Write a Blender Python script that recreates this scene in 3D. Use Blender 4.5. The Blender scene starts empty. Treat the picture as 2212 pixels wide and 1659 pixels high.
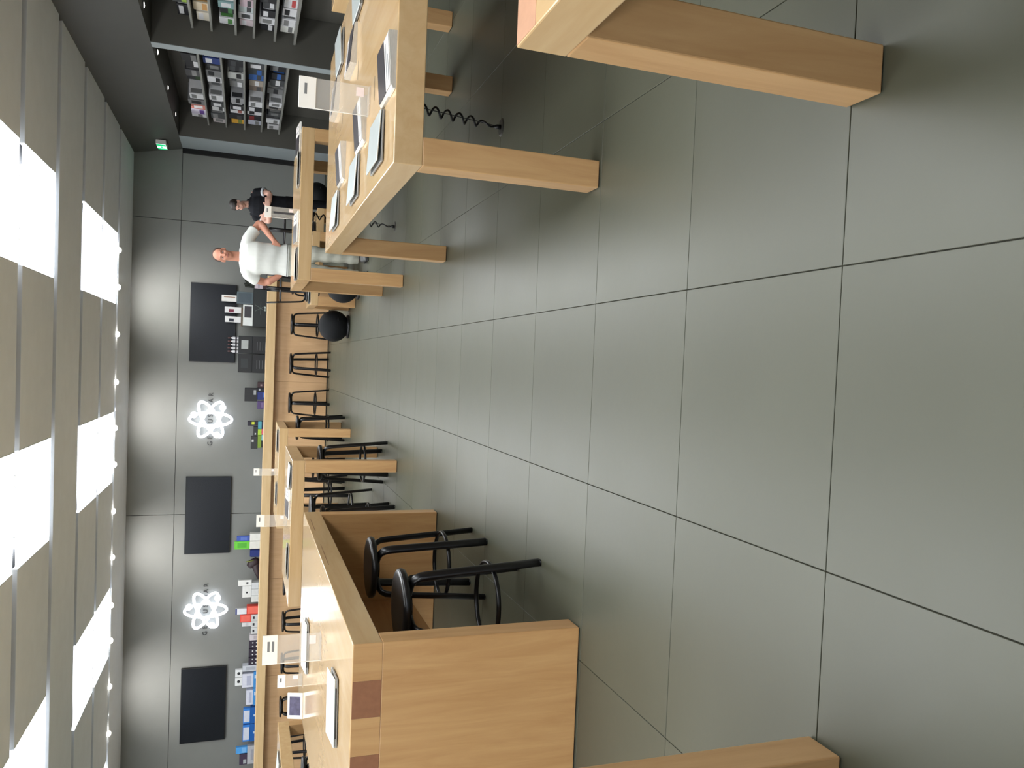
import bpy, bmesh, math, random
from mathutils import Vector, Matrix
random.seed(7)
sc = bpy.context.scene
COL = sc.collection
PI = math.pi

# ------------------------------------------------------------------ camera
# the photograph was taken with the phone turned on its side: real "up" is image left
EYE = Vector((0, 0, 1.41))
F_PX, CX, CY = 1706.25, 800.1, 1120.0
PITCH, YAW, ROLL = 0.3331, 0.0386, -0.0277
def cam_axes():
    cp, sp, cy, sy = math.cos(PITCH), math.sin(PITCH), math.cos(YAW), math.sin(YAW)
    f = Vector((-sy*cp, cy*cp, -sp)); rt = Vector((cy, sy, 0)); dn = f.cross(rt)
    c, s = math.cos(ROLL), math.sin(ROLL)
    return rt*c + dn*s, dn*c - rt*s, f
rt, dn, fw = cam_axes()
cd = bpy.data.cameras.new('camera'); cam = bpy.data.objects.new('camera', cd); COL.objects.link(cam)
m = Matrix.Identity(4)
for i in range(3):
    m[i][0] = dn[i]; m[i][1] = rt[i]; m[i][2] = -fw[i]; m[i][3] = EYE[i]
cam.matrix_world = m
cd.sensor_fit = 'HORIZONTAL'; cd.sensor_width = 36.0; cd.lens = 36.0*F_PX/2212
cd.shift_x = (1106-CY)/2212; cd.shift_y = ((1659-CX)-829.5)/2212
cd.clip_start = 0.02; cd.clip_end = 100
sc.camera = cam

# ------------------------------------------------------------------ world, exposure
w = bpy.data.worlds.new('world'); sc.world = w; w.use_nodes = True
w.node_tree.nodes['Background'].inputs[0].default_value = (0.80, 0.88, 1.0, 1)
w.node_tree.nodes['Background'].inputs[1].default_value = 1.6
sc.view_settings.view_transform = 'Standard'; sc.view_settings.look = 'None'
sc.view_settings.gamma = 1.0; sc.view_settings.use_curve_mapping = False
sc.view_settings.exposure = -0.35
PANEL_EMIT = 12.4          # ceiling light panels
WASH_W = 105.0             # wall-washing spots
NICHE_W = 3.5

# ------------------------------------------------------------------ materials
def lin(c):
    return tuple(((v/255)/12.92 if v/255 <= .04045 else ((v/255+.055)/1.055)**2.4) for v in c)
MATS = {}
def mat(name, rgb, rough=.5, metal=0., vary=.06, scale=8., spec=.5, bump=0., coat=0., rand=0.):
    if name in MATS: return MATS[name]
    mt = bpy.data.materials.new(name); mt.use_nodes = True
    nt = mt.node_tree; b = nt.nodes['Principled BSDF']; c = lin(rgb)
    tc = nt.nodes.new('ShaderNodeTexCoord'); nz = nt.nodes.new('ShaderNodeTexNoise')
    nz.inputs['Scale'].default_value = scale; nz.inputs['Detail'].default_value = 4
    nt.links.new(tc.outputs['Object'], nz.inputs['Vector'])
    rp = nt.nodes.new('ShaderNodeValToRGB')
    rp.color_ramp.elements[0].position = .3; rp.color_ramp.elements[1].position = .7
    rp.color_ramp.elements[0].color = (*[v*(1-vary) for v in c], 1)
    rp.color_ramp.elements[1].color = (*[min(1, v*(1+vary)) for v in c], 1)
    nt.links.new(nz.outputs['Fac'], rp.inputs['Fac'])
    out = rp.outputs['Color']
    if rand:
        oi = nt.nodes.new('ShaderNodeObjectInfo'); mr = nt.nodes.new('ShaderNodeMapRange')
        mr.inputs['To Min'].default_value = 1-rand; mr.inputs['To Max'].default_value = 1+rand
        nt.links.new(oi.outputs['Random'], mr.inputs['Value'])
        hv = nt.nodes.new('ShaderNodeHueSaturation'); nt.links.new(mr.outputs[0], hv.inputs['Value'])
        nt.links.new(out, hv.inputs['Color']); out = hv.outputs['Color']
    nt.links.new(out, b.inputs['Base Color'])
    b.inputs['Roughness'].default_value = rough; b.inputs['Metallic'].default_value = metal
    b.inputs['Specular IOR Level'].default_value = spec; b.inputs['Coat Weight'].default_value = coat
    b.inputs['Coat Roughness'].default_value = .12
    if bump:
        bp = nt.nodes.new('ShaderNodeBump'); bp.inputs['Strength'].default_value = bump; bp.inputs['Distance'].default_value = .003
        n2 = nt.nodes.new('ShaderNodeTexNoise'); n2.inputs['Scale'].default_value = scale*12; n2.inputs['Detail'].default_value = 3
        nt.links.new(tc.outputs['Object'], n2.inputs['Vector'])
        nt.links.new(n2.outputs['Fac'], bp.inputs['Height']); nt.links.new(bp.outputs[0], b.inputs['Normal'])
    MATS[name] = mt; return mt
def emit(name, rgb, strength):
    if name in MATS: return MATS[name]
    mt = bpy.data.materials.new(name); mt.use_nodes = True
    b = mt.node_tree.nodes['Principled BSDF']; c = lin(rgb)
    b.inputs['Base Color'].default_value = (*c, 1); b.inputs['Emission Color'].default_value = (*c, 1)
    b.inputs['Emission Strength'].default_value = strength
    MATS[name] = mt; return mt
def wood(axis, name=None, rgb=(206, 166, 116), dark=(184, 140, 92), rough=.34, coat=.0):
    name = name or 'maple_'+axis
    if name in MATS: return MATS[name]
    mt = bpy.data.materials.new(name); mt.use_nodes = True
    nt = mt.node_tree; b = nt.nodes['Principled BSDF']
    tc = nt.nodes.new('ShaderNodeTexCoord'); mp = nt.nodes.new('ShaderNodeMapping')
    s = {'x': (.9, 9, 9), 'y': (9, .9, 9), 'z': (9, 9, .9)}[axis]
    mp.inputs['Scale'].default_value = s
    nt.links.new(tc.outputs['Object'], mp.inputs['Vector'])
    nz = nt.nodes.new('ShaderNodeTexNoise'); nz.inputs['Scale'].default_value = 1.6
    nz.inputs['Detail'].default_value = 7; nz.inputs['Roughness'].default_value = .62; nz.inputs['Distortion'].default_value = .7
    nt.links.new(mp.outputs[0], nz.inputs['Vector'])
    rp = nt.nodes.new('ShaderNodeValToRGB')
    rp.color_ramp.elements[0].position = .28; rp.color_ramp.elements[1].position = .68
    rp.color_ramp.elements[0].color = (*lin(dark), 1); rp.color_ramp.elements[1].color = (*lin(rgb), 1)
    nt.links.new(nz.outputs['Fac'], rp.inputs['Fac']); nt.links.new(rp.outputs[0], b.inputs['Base Color'])
    b.inputs['Roughness'].default_value = rough; b.inputs['Specular IOR Level'].default_value = .5
    b.inputs['Coat Weight'].default_value = coat; b.inputs['Coat Roughness'].default_value = .1
    bp = nt.nodes.new('ShaderNodeBump'); bp.inputs['Strength'].default_value = .0 if rough < .2 else .02; bp.inputs['Distance'].default_value = .002
    nt.links.new(nz.outputs['Fac'], bp.inputs['Height'])
    if rough >= .2: nt.links.new(bp.outputs[0], b.inputs['Normal'])
    MATS[name] = mt; return mt
def clear(name='clear_acrylic', rgb=(236, 236, 232), alpha=.22):
    if name in MATS: return MATS[name]
    mt = bpy.data.materials.new(name); mt.use_nodes = True
    b = mt.node_tree.nodes['Principled BSDF']
    nz = mt.node_tree.nodes.new('ShaderNodeTexNoise'); nz.inputs['Scale'].default_value = 6
    mr = mt.node_tree.nodes.new('ShaderNodeMapRange'); mr.inputs['To Min'].default_value = alpha*.8; mr.inputs['To Max'].default_value = alpha*1.2
    mt.node_tree.links.new(nz.outputs['Fac'], mr.inputs['Value']); mt.node_tree.links.new(mr.outputs[0], b.inputs['Alpha'])
    b.inputs['Base Color'].default_value = (*lin(rgb), 1); b.inputs['Roughness'].default_value = .06
    MATS[name] = mt; return mt

# stone floor: satin, faint mottling and cast
def stone():
    mt = mat('floor_stone', (82, 83, 69), rough=.4, vary=.05, scale=1.7, spec=.55, bump=.10, rand=.035)
    nt = mt.node_tree; b = nt.nodes['Principled BSDF']
    tc = nt.nodes.new('ShaderNodeTexCoord')
    n3 = nt.nodes.new('ShaderNodeTexNoise'); n3.inputs['Scale'].default_value = 3; n3.inputs['Detail'].default_value = 6
    mr = nt.nodes.new('ShaderNodeMapRange'); mr.inputs['To Min'].default_value = .38; mr.inputs['To Max'].default_value = .46
    nt.links.new(tc.outputs['Object'], n3.inputs['Vector'])
    nt.links.new(n3.outputs['Fac'], mr.inputs['Value']); nt.links.new(mr.outputs[0], b.inputs['Roughness'])
    return mt
STONE = stone()
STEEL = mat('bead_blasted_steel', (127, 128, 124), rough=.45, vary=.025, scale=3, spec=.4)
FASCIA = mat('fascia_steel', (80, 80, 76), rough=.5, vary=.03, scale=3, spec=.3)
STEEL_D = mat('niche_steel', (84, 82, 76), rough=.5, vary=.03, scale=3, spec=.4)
CEIL = mat('ceiling_board', (234, 240, 246), rough=.75, vary=.02, scale=5, spec=.2)
BLACKPAINT = mat('dark_channel', (58, 58, 60), rough=.6, vary=.05)
GROUT = mat('grout', (84, 84, 76), rough=.9)
STOOLBLK = mat('black_lacquer', (17, 16, 18), rough=.30, vary=.1, spec=.5)
BLACK = mat('black_plastic', (14, 15, 17), rough=.4, vary=.1)
SCREEN = mat('dark_screen_glass', (20, 23, 28), rough=.22, vary=.05, spec=.35)
ALU = mat('aluminium_shell', (192, 199, 197), rough=.38, metal=.35, vary=.02)
ALU_D = mat('aluminium_edge', (120, 122, 124), rough=.4, metal=.4, vary=.03)
WHITE = mat('white_card', (240, 240, 236), rough=.6, vary=.02)
GREYINK = mat('grey_print', (120, 124, 126), rough=.8)
ENDGRAIN = mat('maple_end_grain', (152, 102, 70), rough=.5, vary=.08, scale=40)
ENDGRAIN2 = mat('maple_end_strip', (196, 146, 112), rough=.45, vary=.06, scale=30)
CLEAR = clear()
WX, WY, WZ = wood('x'), wood('y'), wood('z')
TOPM = wood('y', 'maple_top', (214, 182, 136), (202, 166, 118), rough=.13, coat=.0)
TOPX = wood('x', 'maple_top_x', (214, 182, 136), (202, 166, 118), rough=.13, coat=.0)

# ------------------------------------------------------------------ mesh helpers
class MB:
    def __init__(s): s.bm = bmesh.new()
    def box(s, x0, x1, y0, y1, z0, z1, bev=0., seg=1, rot=None):
        bm = bmesh.new()
        v = [bm.verts.new(p) for p in ((x0,y0,z0),(x1,y0,z0),(x1,y1,z0),(x0,y1,z0),(x0,y0,z1),(x1,y0,z1),(x1,y1,z1),(x0,y1,z1))]
        for f in ((0,3,2,1),(4,5,6,7),(0,1,5,4),(1,2,6,5),(2,3,7,6),(3,0,4,7)): bm.faces.new([v[i] for i in f])
        if bev: bmesh.ops.bevel(bm, geom=bm.edges[:], offset=bev, segments=seg, affect='EDGES', profile=.5)
        if rot is not None: bmesh.ops.transform(bm, matrix=rot, verts=bm.verts)
        s.merge(bm); return s
    def merge(s, bm):
        me = bpy.data.meshes.new('t'); bm.to_mesh(me); bm.free(); s.bm.from_mesh(me); bpy.data.meshes.remove(me)
    def prism(s, pts, y0, y1):           # pts in xz, extruded along y
        a = [s.bm.verts.new((p[0], y0, p[1])) for p in pts]; b = [s.bm.verts.new((p[0], y1, p[1])) for p in pts]
        n = len(pts)
        s.bm.faces.new(a); s.bm.faces.new(b[::-1])
        for i in range(n): s.bm.faces.new((a[i], b[i], b[(i+1) % n], a[(i+1) % n]))
        return s
    def lathe(s, prof, n=24, at=(0,0,0)):
        rings = []
        for r, z in prof:
            if r < 1e-5: rings.append([s.bm.verts.new((at[0], at[1], at[2]+z))])
            else: rings.append([s.bm.verts.new((at[0]+r*math.cos(2*PI*i/n), at[1]+r*math.sin(2*PI*i/n), at[2]+z)) for i in range(n)])
        for a, b in zip(rings, rings[1:]):
            for i in range(n):
                q = [a[i % len(a)], a[(i+1) % len(a)], b[(i+1) % len(b)], b[i % len(b)]]
                u = []
                for x in q:
                    if x not in u: u.append(x)
                if len(u) > 2: s.bm.faces.new(u)
        for rg in (rings[0], rings[-1]):
            if len(rg) > 2: s.bm.faces.new(rg)
        return s
    def tube(s, pts, r, n=8, ry=None, side=None, closed=False, cap=True):
        pts = [Vector(p) for p in pts]; N = len(pts); rings = []
        r = r if isinstance(r, (list, tuple)) else [r]*N
        ry = r if ry is None else (ry if isinstance(ry, (list, tuple)) else [ry]*N)
        prev = None
        for i, p in enumerate(pts):
            if closed: t = (pts[(i+1) % N]-pts[i-1]).normalized()
            else: t = (pts[min(i+1, N-1)]-pts[max(i-1, 0)]).normalized()
            ref = Vector(side) if side is not None else (prev if prev is not None else (Vector((0,0,1)) if abs(t.z) < .9 else Vector((1,0,0))))
            a = (ref - t*ref.dot(t))
            if a.length < 1e-6: a = t.orthogonal()
            a.normalize(); b = t.cross(a); prev = a
            rings.append([s.bm.verts.new(p + a*(r[i]*math.cos(2*PI*k/n)) + b*(ry[i]*math.sin(2*PI*k/n))) for k in range(n)])
        M = N if closed else N-1
        for i in range(M):
            A, B = rings[i], rings[(i+1) % N]
            for k in range(n): s.bm.faces.new((A[k], A[(k+1) % n], B[(k+1) % n], B[k]))
        if not closed and cap:
            s.bm.faces.new(rings[0][::-1]); s.bm.faces.new(rings[-1])
        return s
    def ball(s, c, rx, ry=None, rz=None, seg=16, rot=None):
        ry = ry or rx; rz = rz or rx
        bm = bmesh.new(); bmesh.ops.create_uvsphere(bm, u_segments=seg, v_segments=max(6, seg*2//3), radius=1)
        M = Matrix.Translation(c) @ (rot or Matrix.Identity(4)) @ Matrix.Diagonal((rx, ry, rz, 1))
        bmesh.ops.transform(bm, matrix=M, verts=bm.verts); s.merge(bm); return s
    def mesh(s, name, smooth=False):
        bmesh.ops.recalc_face_normals(s.bm, faces=s.bm.faces)
        me = bpy.data.meshes.new(name); s.bm.to_mesh(me); s.bm.free()
        if smooth:
            for p in me.polygons: p.use_smooth = True
        return me
def obj(name, mb, mt, parent=None, loc=None, rz=None, smooth=False):
    me = mb if isinstance(mb, bpy.types.Mesh) else mb.mesh(name, smooth)
    if mt is not None and not me.materials: me.materials.append(mt)
    o = bpy.data.objects.new(name, me); COL.objects.link(o)
    if parent is not None: o.parent = parent
    if loc is not None: o.location = loc
    if rz is not None: o.rotation_euler[2] = rz
    return o
def tag(o, label, cat, group=None):
    o['label'] = label; o['category'] = cat
    if group: o['group'] = group
    return o
def thing(name, label, cat, loc=(0,0,0), rz=0., group=None):
    o = bpy.data.objects.new(name, None); COL.objects.link(o); o.empty_display_size = .1
    o.location = loc; o.rotation_euler = (0, 0, rz)
    return tag(o, label, cat, group)
def copy_tree(o, parent=None):
    c = o.copy(); COL.objects.link(c)
    if parent is not None: c.parent = parent
    for ch in [x for x in o.children]: copy_tree(ch, c)
    return c
def struct(name, mb, mt, parent=None):
    o = obj(name, mb, mt, parent)
    if parent is None: o['kind'] = 'structure'
    return o
def ordinal(i): return ('first','second','third','fourth','fifth','sixth','seventh','eighth','ninth','tenth','eleventh','twelfth','thirteenth','fourteenth')[i]

# ------------------------------------------------------------------ room shell
XL, XR, Y0, YW, ZC = -9.6, 4.62, -4.6, 16.5, 3.49
floor = struct('floor', MB().box(XL-.1, XR+.1, Y0, YW+.1, -.12, -.006), GROUT)
TX, TY, GAP = .776, .742, .0030
tile_me = MB().box(GAP/2-TX/2, TX/2-GAP/2, GAP/2-TY/2, TY/2-GAP/2, -.012, 0, .0009).mesh('tile'); tile_me.materials.append(STONE)
cells = []
for i in range(-12, 7):
    for j in range(-9, 22):
        cx, cy = -.485+TX*(i+.5), 1.626+TY*(j+.5)
        if cx-TX/2 < XL-.3 or cx+TX/2 > XR+.35 or cy+TY/2 > YW+.5: continue
        vis = cy > .9 and abs(cx+.03*cy) < .50*cy+.5
        cells.append((0 if vis else 1, cy, cx))
cells.sort()
rest = MB()
for k, (nv, cy, cx) in enumerate(cells):
    if k < 290 and not nv:
        o = bpy.data.objects.new('floor_tile', tile_me); COL.objects.link(o); o.parent = floor; o.location = (cx, cy, 0)
    else:
        rest.box(cx+GAP/2-TX/2, cx+TX/2-GAP/2, cy+GAP/2-TY/2, cy+TY/2-GAP/2, -.012, 0)
o = obj('floor_tiles_beyond', rest, STONE, floor); o['kind'] = 'stuff'

# ceiling: dark void above, boards below with channels between them
ceiling = struct('ceiling', MB().box(XL, XR, Y0, YW, 3.66, 3.74), BLACKPAINT)
GR = [-3.27+1.51*k for k in range(13)]                 # channel centres: ... 8.81, 10.32, 11.83, 13.34, 14.85
GW = .17
COLS = [(-8.17, -6.97), (-5.18, -3.98), (-2.19, -.99), (.80, 2.0)]
LITROWS = {k for k in range(12) if abs(GR[k]-7.30) < .1 or abs(GR[k]-8.81) < .1 or abs(GR[k]-11.83) < .1 or abs(GR[k]-13.34) < .1
           or abs(GR[k]-2.77) < .1 or abs(GR[k]-4.28) < .1 or abs(GR[k]+1.76) < .1 or abs(GR[k]+.25) < .1}
rowbounds = [(Y0, GR[0]-GW/2)] + [(GR[k]+GW/2, GR[k+1]-GW/2) for k in range(12)] + [(GR[12]+GW/2, YW)]
PANEL_M = emit('light_panel_diffuser', (245, 250, 255), PANEL_EMIT)
colname = ['far left', 'left', 'middle', 'right']
for r, (ya, yb) in enumerate(rowbounds):
    k = r-1
    if k in LITROWS:
        xs = [XL] + [v for c in COLS for v in c] + [3.80]
        for q in range(0, len(xs), 2):
            obj('ceiling_board', MB().box(xs[q], xs[q+1], ya, yb, ZC, ZC+.06, .003), CEIL, ceiling)
        for c, (xa, xb) in enumerate(COLS):
            yc = (ya+yb)/2
            seen = yb > 7.9
            if seen:
                row = ['front row', 'second row', 'third row', 'back row'][[x for x in sorted(LITROWS) if GR[x] > 6].index(k)]
                lb = f'glowing white ceiling light panel, {colname[c]} column, {row} of those in view'
            else:
                lb = f'glowing white ceiling light panel over the near tables, {colname[c]}, {["first", "second", "third", "fourth"][[x for x in sorted(LITROWS) if GR[x] < 6].index(k)]} row from the shop front'
            t = thing('ceiling_light_panel', lb, 'ceiling light', ((xa+xb)/2, yc, ZC), 0, 'ceiling light panels')
            hx, hy = (xb-xa)/2, (yb-ya)/2
            fr = MB(); fr.box(-hx, -hx+.012, -hy, hy, 0, .05); fr.box(hx-.012, hx, -hy, hy, 0, .05)
            obj('frame', fr, CEIL, t)
            obj('diffuser', MB().box(-hx+.012, hx-.012, -hy, hy, .004, .02), PANEL_M, t)
    else:
        obj('ceiling_board', MB().box(XL, 3.80, ya, yb, ZC, ZC+.06, .003), CEIL, ceiling)
# tracks inside the channels
for g in GR:
    obj('lighting_track', MB().box(XL, 3.80, g-.03, g+.03, ZC+.10, ZC+.16), BLACKPAINT, ceiling)

# small spotlights in the channels
LENS = emit('spot_lens', (255, 248, 236), 22.0)
def spot_proto():
    t = thing('spotlight', '', 'spotlight')
    obj('housing', MB().lathe([(.045, .10), (.05, .02), (.058, .008), (.058, .0), (.045, .0), (.042, .008)], 14), WHITE, t, smooth=True)
    obj('lens', MB().ball((0, 0, -.022), .048, .048, .034, 14), LENS, t, smooth=True)
    return t
sp0 = spot_proto(); used = [False]
def spot(x, y, label, group):
    t = sp0 if not used[0] else copy_tree(sp0)
    used[0] = True
    t.location = (x, y, ZC+.005); t['label'] = label; t['group'] = group; return t
def lamp(name, loc, target, watts, size, blend, color=(1, .97, .93), radius=.04):
    ld = bpy.data.lights.new(name, 'SPOT'); ld.energy = watts; ld.spot_size = size; ld.spot_blend = blend; ld.color = color; ld.shadow_soft_size = radius
    o = bpy.data.objects.new(name, ld); COL.objects.link(o); o.location = loc
    o.rotation_euler = (Vector(target)-Vector(loc)).to_track_quat('-Z', 'Y').to_euler(); return o
backrow = [1.72, 1.10, .31, -.50, -1.28, -1.90, -2.70, -3.49, -4.32, -4.93, -5.73, -6.55, -7.3, -7.9]
for i, x in enumerate(backrow):
    spot(x, GR[12], f'small bright spotlight in the ceiling channel by the back wall, {ordinal(i)} from the right', 'spotlights nearest the back wall')
for x, wt in ((1.30, 1.), (.85, 1.), (-.98, 1.), (-1.43, 1.), (-3.62, 1.), (-4.07, 1.), (-6.25, 1.), (-6.72, 1.)):
    lamp('wash_lamp', (x, GR[12], ZC-.03), (x, YW, 2.75), WASH_W*wt, math.radians(62), 1.0)
for i, x in enumerate((1.72, 1.10, -1.28, -1.90, -4.30, -4.92)):
    spot(x, GR[11], f'small spotlight between the two back rows of light panels, {ordinal(i)} from the right', 'spotlights in the far panel channel')
for i, x in enumerate((1.71, 1.10, -1.29, -1.90)):
    spot(x, GR[8], f'small spotlight between the two front rows of light panels, {ordinal(i)} from the right', 'spotlights in the near panel channel')

# back wall: large steel sheets with open joints
wall_back = struct('wall_back', MB().box(XL, XR+.1, YW+.02, YW+.12, 0, ZC+.2), BLACKPAINT)
for xa, xb in ((XL, -8.75), (-8.75, -3.09), (-3.09, 2.57), (2.57, XR)):
    for za, zb in ((0, 2.65), (2.65, ZC+.12)):
        obj('wall_sheet', MB().box(xa+.005, xb-.005, YW, YW+.02, za+.004, zb-.004, .002), STEEL, wall_back)
wall_left = struct('wall_left', MB().box(XL-.1, XL, Y0, YW+.1, 0, ZC+.2), STEEL)
# storefront behind the camera: piers, lintel and open glazed entrance
wall_front = struct('wall_front', MB().box(XL, -7.5, Y0-.12, Y0, 0, ZC+.2).box(3.2, XR, Y0-.12, Y0, 0, ZC+.2).box(-7.5, 3.2, Y0-.12, Y0, 3.0, ZC+.2), STEEL)
# right wall: sloping fascia over recessed display bays
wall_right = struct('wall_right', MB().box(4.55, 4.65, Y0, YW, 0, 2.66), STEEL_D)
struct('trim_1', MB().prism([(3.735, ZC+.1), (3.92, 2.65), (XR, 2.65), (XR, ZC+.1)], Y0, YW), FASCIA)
k = 2
for ya, yb, lab in ((11.10, 11.27, 0), (15.55, 16.40, 0), (6.6, 6.78, 0), (2.1, 2.28, 0)):
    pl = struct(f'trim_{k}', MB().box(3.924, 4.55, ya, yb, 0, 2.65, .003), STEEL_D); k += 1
    obj('edge_cap', MB().box(3.918, 3.924, ya, yb, 0, 2.65), mat('pilaster_steel', (150, 158, 160), rough=.45, vary=.02), pl)
struct(f'trim_{k}', MB().box(3.84, 4.0, 16.40, YW, 0, 2.65), mat('shadow_gap', (8, 8, 9), rough=.8)); k += 1  # solid black strip: shade of the gap by the back wall, put into colour
# downlights of the bays
for i, y in enumerate((1.35, 2.85, 4.35, 5.85, 7.3, 8.8, 10.31, 11.81, 13.29, 14.67)):
    t = thing('bay_downlight', f'small bright downlight under the fascia of the right wall, {ordinal(9-i)} from the back wall', 'downlight', (4.05, y, 2.65), 0, 'downlights over the wall bays')
    obj('bezel', MB().lathe([(.05, 0), (.05, -.008), (.036, -.012), (.034, 0)], 14), ALU_D, t, smooth=True)
    obj('lens', MB().lathe([(0, -.006), (.034, -.006), (.028, -.014), (0, -.018)], 14), LENS, t, smooth=True)
    lamp('bay_lamp', (4.05, y, 2.62), (4.32, y, 1.0), NICHE_W*2.5, math.radians(80), .9)
# exit sign on the fascia
t = thing('exit_sign', 'lit white and green emergency exit sign high on the right wall fascia', 'exit sign', (3.80, 15.89, 2.96))
obj('case', MB().box(-.03, .05, -.185, .185, -.085, .085, .006), WHITE, t)
obj('lit_face', MB().box(-.034, -.029, -.175, .175, -.075, .075), emit('exit_face', (206, 255, 232), 2.6), t)
g = MB().box(-.037, -.033, -.175, -.06, -.075, .075).box(-.037, -.033, .11, .175, -.075, .075)
obj('green_field', g, emit('exit_green', (20, 200, 120), 1.2), t)
def arrow():
    b = MB().box(-.0375, -.0335, -.03, .06, -.012, .012)
    v = [b.bm.verts.new(p) for p in ((-.0375, -.05, 0), (-.0375, -.02, .035), (-.0375, -.02, -.035))]; b.bm.faces.new(v); return b
obj('arrow', arrow(), emit('exit_green', (20, 200, 120), 1.2), t)
el = bpy.data.lights.new('exit_glow', 'POINT'); el.energy = .22; el.color = (.25, 1, .6); el.shadow_soft_size = .1
eo = bpy.data.objects.new('exit_glow', el); COL.objects.link(eo); eo.location = (3.62, 16.0, 2.95)

# ------------------------------------------------------------------ tables
def parsons(name, label, x0, x1, y0, y1, h, top=.115, leg=.115, along='y', mtop=None, cat='table', group='maple display tables', strip=False):
    cx, cy = (x0+x1)/2, (y0+y1)/2; hx, hy = (x1-x0)/2, (y1-y0)/2
    t = thing(name, label, cat, (cx, cy, 0), 0, group)
    tp = obj('tabletop', MB().box(-hx, hx, -hy, hy, h-top, h, .004, 2), mtop or TOPM, t)
    for sx in (-1, 1):
        for sy in (-1, 1):
            xa = -hx if sx < 0 else hx-leg; ya = -hy if sy < 0 else hy-leg
            lg = obj('leg', MB().box(xa, xa+leg, ya, ya+leg, .004, h-top, .004, 2), WZ, t)
            obj('foot_pad', MB().box(xa+.006, xa+leg-.006, ya+.006, ya+leg-.006, 0, .005), BLACK, lg)
    if strip:
        obj('end_strip', MB().box(-hx+.004, hx-.004, hy-.118, hy-.004, h-.002, h+.0008), ENDGRAIN2, t)
    return t
A = parsons('display_table', 'maple table at the right edge, nearest the camera, one thick leg in view', .686, 2.06, -1.21, 1.637, .88, group='maple display tables', strip=True)
B = parsons('display_table', 'maple table with closed laptops and a coiled black floor cord', .787, 2.165, 3.125, 5.972, .885)
C = parsons('display_table', 'maple table in front of the man in the white shirt', .742, 2.135, 7.585, 8.90, .98, mtop=TOPX)
Ft = parsons('display_table', 'maple table just behind the solid-ended bench table, stools pushed under it', -2.312, -.937, 7.575, 8.90, .98, mtop=TOPX)
G = parsons('display_table', 'farthest maple table, in front of the bar under the right-hand atom sign', -2.31, -.938, 11.155, 12.45, .96, mtop=TOPX)
Hh = parsons('display_table', 'maple table at the far left edge, partly cut off, black stool behind it', -5.34, -3.96, 7.575, 8.84, .98, mtop=TOPX)
I = parsons('display_table', 'maple table at the left edge nearest the camera, only one foot in view', -2.3, -.92, -1.2, 1.649, .88)
D = parsons('low_table', 'low childrens maple table beside the two black ball seats', .752, 1.75, 11.10, 11.95, .605, top=.10, leg=.125, mtop=TOPX, group='low childrens tables')
K2 = parsons('low_table', 'low childrens maple table behind the legs of the man, in front of the dark-shirted person', 1.30, 2.26, 12.15, 12.78, .47, top=.10, leg=.125, mtop=TOPX, group='low childrens tables')
K = parsons('display_table', 'maple table top glimpsed at the top edge of the right side, before the wall shelves', 2.56, 3.3, 4.6, 6.05, .885)
# cable slots on table B (local to the table centre)
bx, by = (.787+2.165)/2, (3.125+5.972)/2
for x, y, L in ((1.26, 3.712, .11), (1.27, 4.352, .09), (1.56, 4.352, .10), (1.29, 5.075, .09), (1.52, 5.055, .10), (1.86, 4.35, .09)):
    obj('cable_slot', MB().box(x-bx-L/2, x-bx+L/2, y-by-.003, y-by+.003, .882, .8856), BLACK, B)

# bench table with solid end panels, finger joints and a centre spine
ex0, ex1, ey0, ey1, eh = -2.49, -1.118, 3.125, 5.972, .98
ecx, ecy = (ex0+ex1)/2, (ey0+ey1)/2
E_ = thing('bench_table', 'long maple bench table with solid end panels, dark finger joints and two black stools', 'table', (ecx, ecy, 0), 0, 'maple display tables')
hx, hy = (ex1-ex0)/2, (ey1-ey0)/2; tp = .118
obj('tabletop', MB().box(-hx, hx, -hy, hy, eh-tp, eh, .004, 2), TOPM, E_)
for s in (-1, 1):
    ya = -hy if s < 0 else hy-.12
    pn = obj('end_panel', MB().box(-hx, hx, ya, ya+.12, .004, eh-tp, .004, 2), wood('z', 'maple_panel', (210, 166, 112), (188, 140, 88)), E_)
    obj('foot_pad', MB().box(-hx+.006, hx-.006, ya+.006, ya+.114, 0, .005), BLACK, pn)
    # finger joints: end blocks show end grain, blocks between carry on the panel grain
    yo = -hy-.0008 if s < 0 else hy-.02
    x = hx; dark = False; n = 0
    while x > -hx+.02:
        x2 = max(-hx, x-.152)
        obj('joint_block', MB().box(x2+.0005, x-.0005, yo, yo+.0208, eh-tp, eh-.003, .0005), ENDGRAIN if dark else wood('z', 'maple_panel'), E_)
        x = x2; dark = not dark
obj('centre_spine', MB().box(-.03, .03, -hy+.12, hy-.12, .19, eh-tp, .003), wood('y', 'maple_spine', (186, 142, 96), (166, 120, 76)), E_)
obj('edge_slot', MB().box(hx-.001, hx+.0008, -.15, .35, eh-.030, eh-.026).box(hx-.001, hx+.0008, .75, 1.15, eh-.030, eh-.026), mat('slot_line', (140, 100, 62), rough=.7), E_)

# ------------------------------------------------------------------ the bar
bar = thing('service_bar', 'long maple service bar along the back wall with a thick overhanging top', 'bar counter', (-3.1, 14.75, 0))
BX0, BX1 = -9.3+3.1, 1.50+3.1
obj('countertop', MB().box(BX0, BX1, -.20, .42, .935, 1.082, .004, 2), wood('x', 'maple_bar_top', (214, 184, 138), (202, 168, 120), rough=.4), bar)
n = 6
for i in range(n):
    xa = BX0+(BX1-.12-BX0)*i/n; xb = BX0+(BX1-.12-BX0)*(i+1)/n
    obj('front_panel', MB().box(xa+.0015, xb-.0015, 0, .025, .014, .935, .002), wood('z', 'maple_bar_front', (236, 194, 146), (222, 176, 128), rough=.4), bar)
obj('plinth', MB().box(BX0+.02, BX1-.14, .03, .36, 0, .014), BLACK, bar)
obj('carcass', MB().box(BX0, BX1-.12, .025, .38, .014, .935), wood('z', 'maple_bar_front'), bar)
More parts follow.
